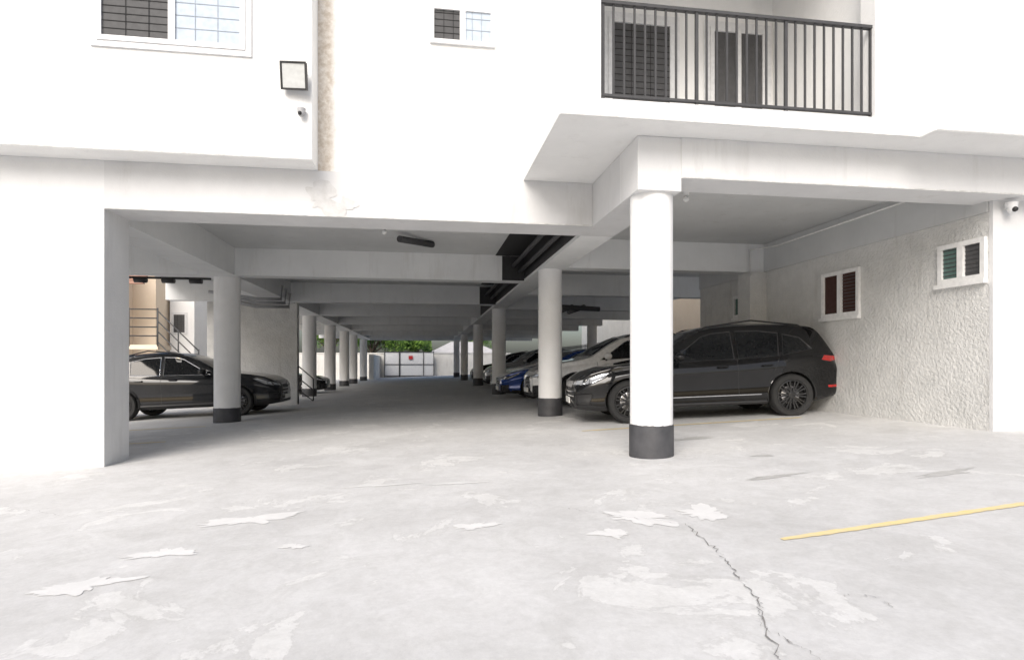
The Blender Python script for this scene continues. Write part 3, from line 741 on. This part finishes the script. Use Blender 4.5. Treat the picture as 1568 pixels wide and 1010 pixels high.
N = empty('neighbour_house')
box('walls', 11, 20, 12, 40, -.2, 4.5, M['cream'], N)
box('walls_peach', 10.0, 13, 19, 24, -.2, 4.0, M['orange'], N)
for k in range(5): window_y('n_window_%d' % k, 11.3+k*1.4, 12.2+k*1.4, 1.9, 2.9, 12.0, [M['dglass'], M['dglass']], N)
W2 = empty('side_fence')
box('base_wall', 8.0, 8.2, 11.3, 44, -.1, 1.35, M['cream'], W2)
bm = bmesh.new()
y = 11.5
while y < 40:
    add_tube(bm, [(8.1, y, 1.35), (8.1, y, 2.0)], .02, 6); y += .25
add_tube(bm, [(8.1, 11.4, 1.9), (8.1, 40, 1.9)], .018, 6)
obj_from_bm(bm, 'fence_bars', M['rail'], W2)

def tree(name, x, y, h, cr, nleaf, seed):
    rnd = random.Random(seed); e = empty(name)
    bm = bmesh.new(); z0 = gz(x)-.1
    add_tube(bm, [(x, y, z0), (x+.1, y, z0+h*.3), (x-.05, y+.1, z0+h*.6)], [.22, .16, .11], 10)
    cl = []
    for k in range(9):
        a = rnd.uniform(0, 6.28); rr = rnd.uniform(.3, .9)*cr; zz = z0+h*rnd.uniform(.6, .98)
        p = (x+math.cos(a)*rr, y+math.sin(a)*rr, zz); st = z0+h*rnd.uniform(.35, .58)
        add_tube(bm, [(x, y, st), ((x+p[0])/2, (y+p[1])/2, (st+zz)/2+.15), p], [.08, .05, .015], 6)
        cl.append((Vector(p), rnd.uniform(.35, .6)*cr))
    for k in range(8):
        cl.append((Vector((x+rnd.gauss(0, .4)*cr, y+rnd.gauss(0, .4)*cr, z0+h*rnd.uniform(.65, 1.0))), rnd.uniform(.25, .45)*cr))
    obj_from_bm(bm, 'trunk_and_limbs', M['bark'], e)
    bm = bmesh.new()
    for k in range(nleaf):
        c, rad = rnd.choice(cl)
        d = Vector((rnd.gauss(0, 1), rnd.gauss(0, 1), rnd.gauss(0, .8))).normalized()*rad*rnd.uniform(.4, 1)**.6
        p = c+d; s = rnd.uniform(.05, .11)
        a = Vector((rnd.gauss(0,1), rnd.gauss(0,1), rnd.gauss(0,1))).normalized(); b = a.orthogonal().normalized()
        f = bm.faces.new([bm.verts.new(p+a*s), bm.verts.new(p+b*s*.5), bm.verts.new(p-a*s), bm.verts.new(p-b*s*.5)])
        f.material_index = 0 if (d.z > 0) != (rnd.random() < .3) else 1
    obj_from_bm(bm, 'foliage', [M['leafa'], M['leafb']], e)
tree('tree', -4.0, 47, 4.4, 2.2, 9000, 1)
tree('tree', -1.9, 47.5, 3.9, 1.9, 9000, 2)
tree('tree', -.5, 47.0, 3.3, 1.2, 6000, 6)
tree('tree', 8.9, 15.5, 3.4, 1.0, 5000, 3)
tree('tree', -7.5, 50, 5.0, 2.4, 7000, 4)
tree('tree', 5, 60, 4.6, 2.4, 6000, 5)

# ---------------------------------------------------------------- light, camera
w = bpy.data.worlds.new('World'); scene.world = w; w.use_nodes = True
nt = w.node_tree; bg = nt.nodes['Background']
sky = nt.nodes.new('ShaderNodeTexSky'); sky.sky_type = 'NISHITA'; sky.sun_disc = False
el = math.radians(37); az = math.radians(205)
sky.sun_elevation = el; sky.sun_rotation = az; sky.dust_density = 4; sky.air_density = 1; sky.ozone_density = 1
nt.links.new(sky.outputs[0], bg.inputs['Color']); bg.inputs['Strength'].default_value = .15
ld = bpy.data.lights.new('sun', 'SUN'); ld.energy = 3.0; ld.angle = math.radians(40); ld.color = (1, .985, .97)
sun = bpy.data.objects.new('sun', ld); COL.objects.link(sun)
dirv = Vector((math.sin(az)*math.cos(el), math.cos(az)*math.cos(el), math.sin(el)))
sun.rotation_euler = dirv.to_track_quat('Z', 'Y').to_euler()

cd = bpy.data.cameras.new('camera'); cam = bpy.data.objects.new('camera', cd); COL.objects.link(cam)
cd.lens = 20.66; cd.sensor_width = 36; cd.shift_y = .0332; cd.clip_end = 2000; cd.clip_start = .05
cam.location = (0, 0, 1.0); cam.rotation_euler = (math.radians(90), 0, math.radians(-8.6))
scene.camera = cam

for o in [o for o in scene.objects if o.parent is None]:
    if o.type == 'LIGHT': continue
    if o is cam: o.location = o.location*S; continue
    o.matrix_world = Matrix.Scale(S, 4) @ o.matrix_world
scene.view_settings.view_transform = 'Standard'; scene.view_settings.look = 'None'; scene.view_settings.exposure = 0
